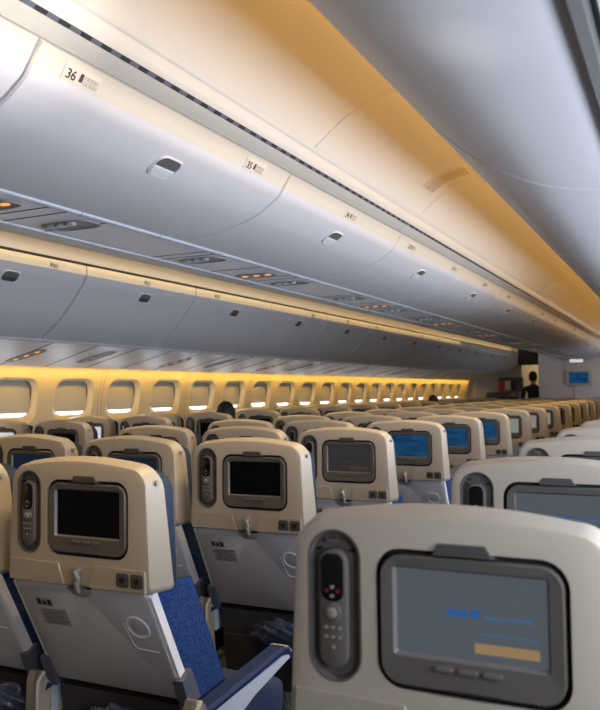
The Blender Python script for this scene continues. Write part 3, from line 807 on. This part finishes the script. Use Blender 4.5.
def window(i, yc, sgn, shade_open):
    X = (lambda x: x) if sgn < 0 else (lambda x: 2 * CX - x)
    hole = rrect(yc - 0.215, yc + 0.215, WZ0 + 0.02, WZ1 - 0.012, 0.10, 6)
    inn = rrect(yc - 0.192, yc + 0.192, WZ0 + 0.070, WZ1 - 0.028, 0.09, 6)
    d = 0.022
    root = bpy.data.objects.new(f'window_{i}', None); COL.objects.link(root); root['kind'] = 'structure'
    b = MB(); b.loft([[(X(wx(z)), y, z) for y, z in hole], [(X(wx(z) - d), y, z) for y, z in inn], [(X(wx(z) - d - .02), y, z) for y, z in inn]], 0, False, False)
    b.build('window_reveal', M_WALL, root, 50)
    z0, z1 = WZ0 + 0.070, WZ1 - 0.028
    zs = z0 + (z1 - z0) * shade_open
    b = MB(); b.box(*sorted((X(wx(z0) - d - .012), X(wx(z0) - d - .016))), yc - 0.194, yc + 0.194, zs, z1 + .01); b.build('window_shade', M_SHADE, root, 0)
    b = MB(); b.box(*sorted((X(wx(z0) - d - .006), X(wx(z0) - d - .016))), yc - 0.192, yc + 0.192, zs - .008, zs + .008); b.build('shade_handle', M_SHADE, root, 0)
    b = MB(); b.box(*sorted((X(wx(z0) - d - .020), X(wx(z0) - d - .024))), yc - 0.197, yc + 0.197, z0 - .02, z1 + .02); b.build('window_pane', E_DAY if sgn < 0 else E_DAYR, root, 0)
for i, yc in enumerate(wy): window(i + 1, yc, -1, 0.13 if i not in (2, 9) else 0.17)
wyr = [0.2 + 0.592 * k for k in range(-2, 28)]
side_wall('wall_right', 1, M_WALL, wyr)
for i, yc in enumerate(wyr): window(i + 40, yc, 1, 1.0 if 0.1 < yc < 6.0 or 12.8 < yc < 15 else 0.0)
b = MB()
for i in range(0, len(wy) - 1, 2):
    y = (wy[i] + wy[i + 1]) / 2
    for dy in (-0.02, 0.02):
        b.loft([[(wx(z) + 0.002, y + dy, z), (wx(z) + 0.002, y + dy + 0.006, z), (wx(z) - 0.01, y + dy + .006, z), (wx(z) - 0.01, y + dy, z)] for z in [q for x, q in wp]])
tag(b.build('trim_8', M_SHADE), None, None, None, 'structure')
# floor
b = MB(); b.box(-4.19, 0.42, YB0, 18.6, -0.03, 0.0); tag(b.build('floor', M_CARPET), None, None, None, 'structure')

# ------------------------------------------------------------------ front of the cabin
b = MB(); b.box(-2.69, -1.08, 16.55, 16.62, 0, 0.84 + ZC, 0, 0.01); tag(b.build('wall_front', M_GREY), None, None, None, 'structure')
b = MB(); b.box(-2.02, -2.005, 16.535, 16.55, 0.5, 0.07 + ZC - .02); tag(b.build('trim_9', M_PSU2), None, None, None, 'structure')
root = thing('wall_monitor', 'wall-mounted video monitor with blue picture on the grey front bulkhead', 'monitor', (-1.91, 16.55, 0.21 + ZC))
b = MB(); slab(b, rrect(-0.245, 0.245, -0.155, 0.155, 0.02), -0.07, 0.0, 0, 0.008); b.build('casing', mat('monitor_white', rgb(205, 203, 200), .5), root)
b = MB(); b.box(-0.18, 0.18, -0.073, -0.06, -0.105, 0.115); b.build('screen', E_BLUE, root, 0)
b = MB(); b.box(-0.2, -0.04, -0.03, 0, -0.17, -0.155); b.build('mount_rail', M_LATCHDK, root, 0)
root = thing('overhead_sign', 'small white lit sign hanging at the front end of the centre bins', 'sign', (-1.93, 16.35, 0.54 + ZC))
b = MB(); b.box(-0.14, 0.14, -0.03, 0.03, -0.035, 0.05, 0, 0.006); b.build('case', M_PSU2, root)
b = MB(); b.box(-0.125, 0.125, -0.033, -0.028, -0.025, 0.035); b.build('lit_face', E_SIGN, root, 0)
b = MB(); b.box(-5.0, 1.0, 18.6, 18.66, 0, 2.6); tag(b.build('wall_galley', M_BEIGE), None, None, None, 'structure')
b = MB(); b.box(-3.12, -2.69, 16.7, 16.76, 0.50 + ZC, 1.05 + ZC); tag(b.build('trim_10', mat('dark_header', rgb(40, 30, 24), .7)), None, None, None, 'structure')
# far-side front partition with magazine rack
b = MB(); b.box(-4.16, -3.16, 17.32, 17.38, 0, 0.80 + ZC, 0, 0.008); tag(b.build('wall_partition', mat('partition_white', rgb(196, 196, 202), .55)), None, None, None, 'structure')
root = thing('magazine_rack', 'magazine rack on the white partition below the far bins', 'rack', (-3.38, 17.3, 0.14 + ZC))
b = MB(); b.box(-0.27, 0.25, -0.012, 0.02, -0.16, 0.12, 0, .004); b.build('back_panel', M_LATCHDK, root)
b = MB(); b.box(-0.27, 0.25, -0.07, -0.012, -0.18, -0.155); b.build('shelf', M_LATCHDK, root, 0)
mc = [('red', rgb(170, 30, 45)), ('white', rgb(215, 215, 215)), ('black', rgb(30, 30, 34)), ('grey', rgb(90, 90, 96))]
for i, (nm, cc) in enumerate(mc):
    b = MB(); b.box(-0.06, 0.06, -0.045, -0.035, 0, 0.20); o = b.build('magazine', mat('magazine_' + nm, cc, .4), None, 0, (-3.38 - 0.20 + 0.125 * i, 17.3, 0.14 + ZC - 0.155))
    tag(o, f"{nm} magazine standing in the rack on the front partition", 'magazine')
root = thing('video_screen', 'dark low screen panel on the white front partition', 'screen', (-3.58, 17.322, -0.13 + ZC))
b = MB(); slab(b, rrect(-0.33, 0.33, -0.075, 0.075, 0.01), -0.04, 0.0, 0, 0.006); b.build('casing', M_SOCK, root)
b = MB(); b.box(-0.30, 0.30, -0.044, -0.03, -0.055, 0.055); b.build('panel', M_BLACK, root, 0)

# ------------------------------------------------------------------ people
def skin_body(name, joints, edges, root_i, mats, parent=None, loc=(0, 0, 0), fmat=None):
    me = bpy.data.meshes.new(name); me.from_pydata([j[0] for j in joints], edges, [])
    o = bpy.data.objects.new(name + '_tmp', me); COL.objects.link(o)
    md = o.modifiers.new('s', 'SKIN'); md.use_smooth_shade = True; o.modifiers.new('d', 'SUBSURF').levels = 2
    sv = me.skin_vertices[0].data
    for i, j in enumerate(joints):
        r = j[1]; sv[i].radius = r if isinstance(r, tuple) else (r, r); sv[i].use_root = (i == root_i)
    dg = bpy.context.evaluated_depsgraph_get(); m2 = bpy.data.meshes.new_from_object(o.evaluated_get(dg))
    bpy.data.objects.remove(o); m2.name = name; m2.materials.clear()
    for m in mats: m2.materials.append(m)
    if fmat:
        for p in m2.polygons: p.material_index = fmat(p.center)
    for p in m2.polygons: p.use_smooth = True
    n = bpy.data.objects.new(name, m2); COL.objects.link(n); n.location = loc
    if parent: n.parent = parent
    return n
def head_verts(c, s=1.0):
    """a closed head: oval skull with brow, nose and chin (faces +y)"""
    bm = bmesh.new(); bmesh.ops.create_uvsphere(bm, u_segments=28, v_segments=20, radius=1)
    for v in bm.verts:
        x, y, z = v.co
        w = 0.073 * (1 - 0.16 * max(0, -z)); d = 0.094; h = 0.118
        yy = y * d
        if y > 0 and z < 0: yy *= 1 - 0.12 * (-z)
        if y > 0.5: yy += 0.020 * math.exp(-((x / 0.16) ** 2) - (((z + 0.10) / 0.20) ** 2)) - 0.008 * math.exp(-(((abs(x) - 0.38) / 0.16) ** 2) - ((z - 0.05) / 0.12) ** 2)
        if y > 0.4: yy += 0.006 * math.exp(-((x / 0.3) ** 2) - (((z + 0.46) / 0.09) ** 2))
        if abs(x) > 0.9 and abs(z) < 0.25: x *= 1.14
        v.co = Vector((x * w, yy, z * h)) * s + Vector(c)
    return bm
def person(lab, loc, rz, seated):
    root = thing('person', lab, 'person', loc)
    root.rotation_euler = (0, 0, rz)
    if seated: root.scale = (0.935,) * 3
    if seated:
        J = [((0, 0, .52), (.15, .11)), ((0, -.05, .72), (.15, .10)), ((0, -.09, .93), (.17, .10)), ((0, -.09, 1.02), (.07, .06)), ((0, -.08, 1.10), (.05, .05)), ((0, -.075, 1.17), (.055, .06)),
             ((.19, -.09, .97), .055), ((.24, 0, .72), .043), ((.20, .22, .66), .032), ((.19, .31, .66), (.035, .02)), ((-.19, -.09, .97), .055), ((-.24, 0, .72), .043), ((-.20, .22, .66), .032), ((-.19, .31, .66), (.035, .02)),
             ((.10, .08, .52), .085), ((.11, .44, .52), .06), ((.11, .42, .10), .042), ((.11, .54, .045), .035), ((-.10, .08, .52), .085), ((-.11, .44, .52), .06), ((-.11, .42, .10), .042), ((-.11, .54, .045), .035)]
        hc = (0, -.06, 1.235)
    else:
        J = [((0, 0, .95), (.145, .10)), ((0, 0, 1.15), (.125, .09)), ((0, 0, 1.33), (.165, .095)), ((0, 0, 1.42), (.07, .06)), ((0, .005, 1.47), (.048, .05)), ((0, .01, 1.53), (.05, .055)),
             ((.185, 0, 1.38), .055), ((.23, -.01, 1.10), .042), ((.22, .08, .87), .030), ((.215, .11, .78), (.035, .02)), ((-.185, 0, 1.38), .055), ((-.23, -.01, 1.10), .042), ((-.22, .08, .87), .030), ((-.215, .11, .78), (.035, .02)),
             ((.09, 0, .88), .085), ((.095, .01, .48), .058), ((.095, -.02, .09), .040), ((.095, .10, .04), .036), ((-.09, 0, .88), .085), ((-.095, .01, .48), .058), ((-.095, -.02, .09), .040), ((-.095, .10, .04), .036)]
        hc = (0, .02, 1.60)
    E_ = [(0, 1), (1, 2), (2, 3), (3, 4), (4, 5), (2, 6), (6, 7), (7, 8), (8, 9), (2, 10), (10, 11), (11, 12), (12, 13), (0, 14), (14, 15), (15, 16), (16, 17), (0, 18), (18, 19), (19, 20), (20, 21)]
    zneck = J[3][0][2] + 0.03; zw = J[8][0][2]
    body = skin_body('body', J, E_, 0, [M_CLOTH, M_SKIN], root, fmat=lambda c: 1 if (c.z > zneck or (abs(c.x) > .16 and math.dist(c, J[9][0] if c.x > 0 else J[13][0]) < .075)) else 0)
    bm = bmesh.new(); bm.from_mesh(body.data)
    hb = head_verts(hc); hm = bpy.data.meshes.new('h'); hb.to_mesh(hm); hb.free(); n0 = len(bm.faces); bm.from_mesh(hm); bm.faces.ensure_lookup_table()
    for f in bm.faces[n0:]: f.material_index = 1; f.smooth = True
    bm.to_mesh(body.data); bm.free()
    b = MB(); bm = bmesh.new(); bmesh.ops.create_uvsphere(bm, u_segments=28, v_segments=18, radius=1)
    for v in bm.verts:
        x, y, z = v.co; r = 1.0 + 0.03 * math.sin(9 * x + 4 * z) * math.cos(8 * y)
        v.co = Vector((x * 0.086 * r, y * 0.106 * r - 0.012, z * 0.130 * r + 0.006)) + Vector(hc)
    bmesh.ops.delete(bm, geom=[v for v in bm.verts if v.co.y - hc[1] > 0.035 and v.co.z - hc[2] < 0.055 or v.co.z - hc[2] < -0.085], context='VERTS')
    b.bm(bm)
    if not seated:
        bm = bmesh.new(); bmesh.ops.create_icosphere(bm, subdivisions=3, radius=0.042); bmesh.ops.translate(bm, verts=bm.verts, vec=Vector(hc) + Vector((0, -.125, 0.02))); b.bm(bm)
    b.build('hair', M_HAIR, root, 180)
    return root
person('person in dark uniform standing in the far aisle beside the grey bulkhead', (-2.90, 17.15, 0.0), math.radians(25), False)
person('dark-haired passenger seated in the far window block, nearer of two heads showing', (-3.53, 5.87, 0.0), 0, True)
person('dark-haired passenger seated far ahead under the windows, only hair showing', (-3.46, 11.757, 0.0), 0, True)

# ------------------------------------------------------------------ lights
def area(name, loc, direction, sx, sy, power, col, spread=180):
    l = bpy.data.lights.new(name, 'AREA'); l.shape = 'RECTANGLE'; l.size = sx; l.size_y = sy; l.energy = power; l.color = col
    l.spread = math.radians(spread)
    o = bpy.data.objects.new(name, l); COL.objects.link(o); o.location = loc
    d = Vector(direction).normalized(); yv = Vector((0, 1, 0)); z = -d; x = yv.cross(z).normalized(); y = z.cross(x)
    m = Matrix((x, y, z)).transposed().to_4x4(); o.rotation_euler = m.to_euler(); o.location = loc
    o.visible_glossy = True
    return o
YM, YL = 7.8, 18.0
GOLD = (1.0, 0.52, 0.05); WARM = (1.0, 0.87, 0.68)
area('cove_gold_near', (-0.560, YM, .825 + ZC), (-0.35, 0, 1), 0.03, YL, 38, GOLD)
area('cove_white_near', (-0.60, YM, .815 + ZC), (-0.7, 0, 1), 0.03, YL, 3.0, WARM)
area('cove_gold_far', (2 * CX + 0.590, YM, .775 + ZC), (-1, 0, 0.55), 0.02, YL, 5.5, (1.0, .66, .24))
area('cove_white_far', (2 * CX + 0.60, YM, .815 + ZC), (1, 0, 0.55), 0.03, YL, 7, WARM)
area('sidewall_wash', (-4.122, YM, .188 + ZC), (-0.45, 0, -1), 0.02, YL, 35, (1.0, .62, .10))
area('sidewall_wash_near', (2 * CX + 4.085, YM, .185 + ZC), (0.45, 0, -1), 0.02, YL, 10, WARM)
area('low_sun_through_window', (2 * CX + 4.22, 0.79, 1.33), (-1.66, 0.43, 0.81), 0.10, 0.10, 0.30, (1, .98, .95), 15)
area('seat_top_fill_near', (-0.79, 5.4, 1.006 + ZC), (-0.5, 0, -1), 0.03, 13.2, 52, (1.0, .70, .28), 80)  # added strip hidden behind the bin edge, warms the seat tops
area('seat_top_fill_far', (2 * CX + 0.79, 5.4, 1.006 + ZC), (0.1, 0, -1), 0.03, 13.2, 52, (1.0, .70, .28), 90)  # mirrored strip, likewise added for the seat tops on the far side
area('galley_light', (-2.95, 17.9, 2.30), (0, 0.1, -1), 0.3, 0.3, 9, (1.0, .86, .66))
# daylight through the near windows; the forward ones are added to brighten the bulkhead
for i, yc in enumerate([q for q in wyr if 0.1 < q < 6.0 or 12.8 < q < 15]):
    area('window_daylight', (2 * CX + 4.24, yc, -0.05 + ZC), (-1, 0, 0.0), 0.26, 0.26, 7.4 if yc < 0.9 else (9.3 if yc < 10 else 4.0), (0.71, 0.83, 1.0))
for yc in wy[1:18]:
    area('window_daylight', (wx(ZC - .12) - 0.03, yc, ZC - 0.115), (1, 0, 0.25), 0.045, 0.26, 0.55, (0.82, 0.90, 1.0))
w = bpy.data.worlds.new('cabin'); SC.world = w; w.use_nodes = True
bg = w.node_tree.nodes['Background']; bg.inputs[0].default_value = (1.0, 0.85, 0.66, 1); bg.inputs[1].default_value = 0.08

# ------------------------------------------------------------------ camera
f, yaw, pitch, roll = 793.63, 0.4528, 0.0465, -0.0119
cy, sy, cp, sp, cr, sr = math.cos(yaw), math.sin(yaw), math.cos(pitch), math.sin(pitch), math.cos(roll), math.sin(roll)
r = Vector((cy, sy, 0)); d = Vector((-sy * cp, cy * cp, sp)); u = r.cross(d)
r2, u2 = cr * r + sr * u, -sr * r + cr * u
cam = bpy.data.cameras.new('camera'); co = bpy.data.objects.new('camera', cam); COL.objects.link(co)
co.matrix_world = Matrix.Translation((0, 0, ZC)) @ Matrix((r2, u2, -d)).transposed().to_4x4()
cam.sensor_fit = 'HORIZONTAL'; cam.sensor_width = 24; cam.lens = f * 24 / 600; cam.clip_start = 0.02
cam.dof.use_dof = True; cam.dof.focus_distance = 2.5; cam.dof.aperture_fstop = 5.0
SC.camera = co
vs = SC.view_settings; vs.view_transform = 'Standard'; vs.look = 'None'; vs.exposure = 0.0; vs.gamma = 1.0; vs.use_curve_mapping = False
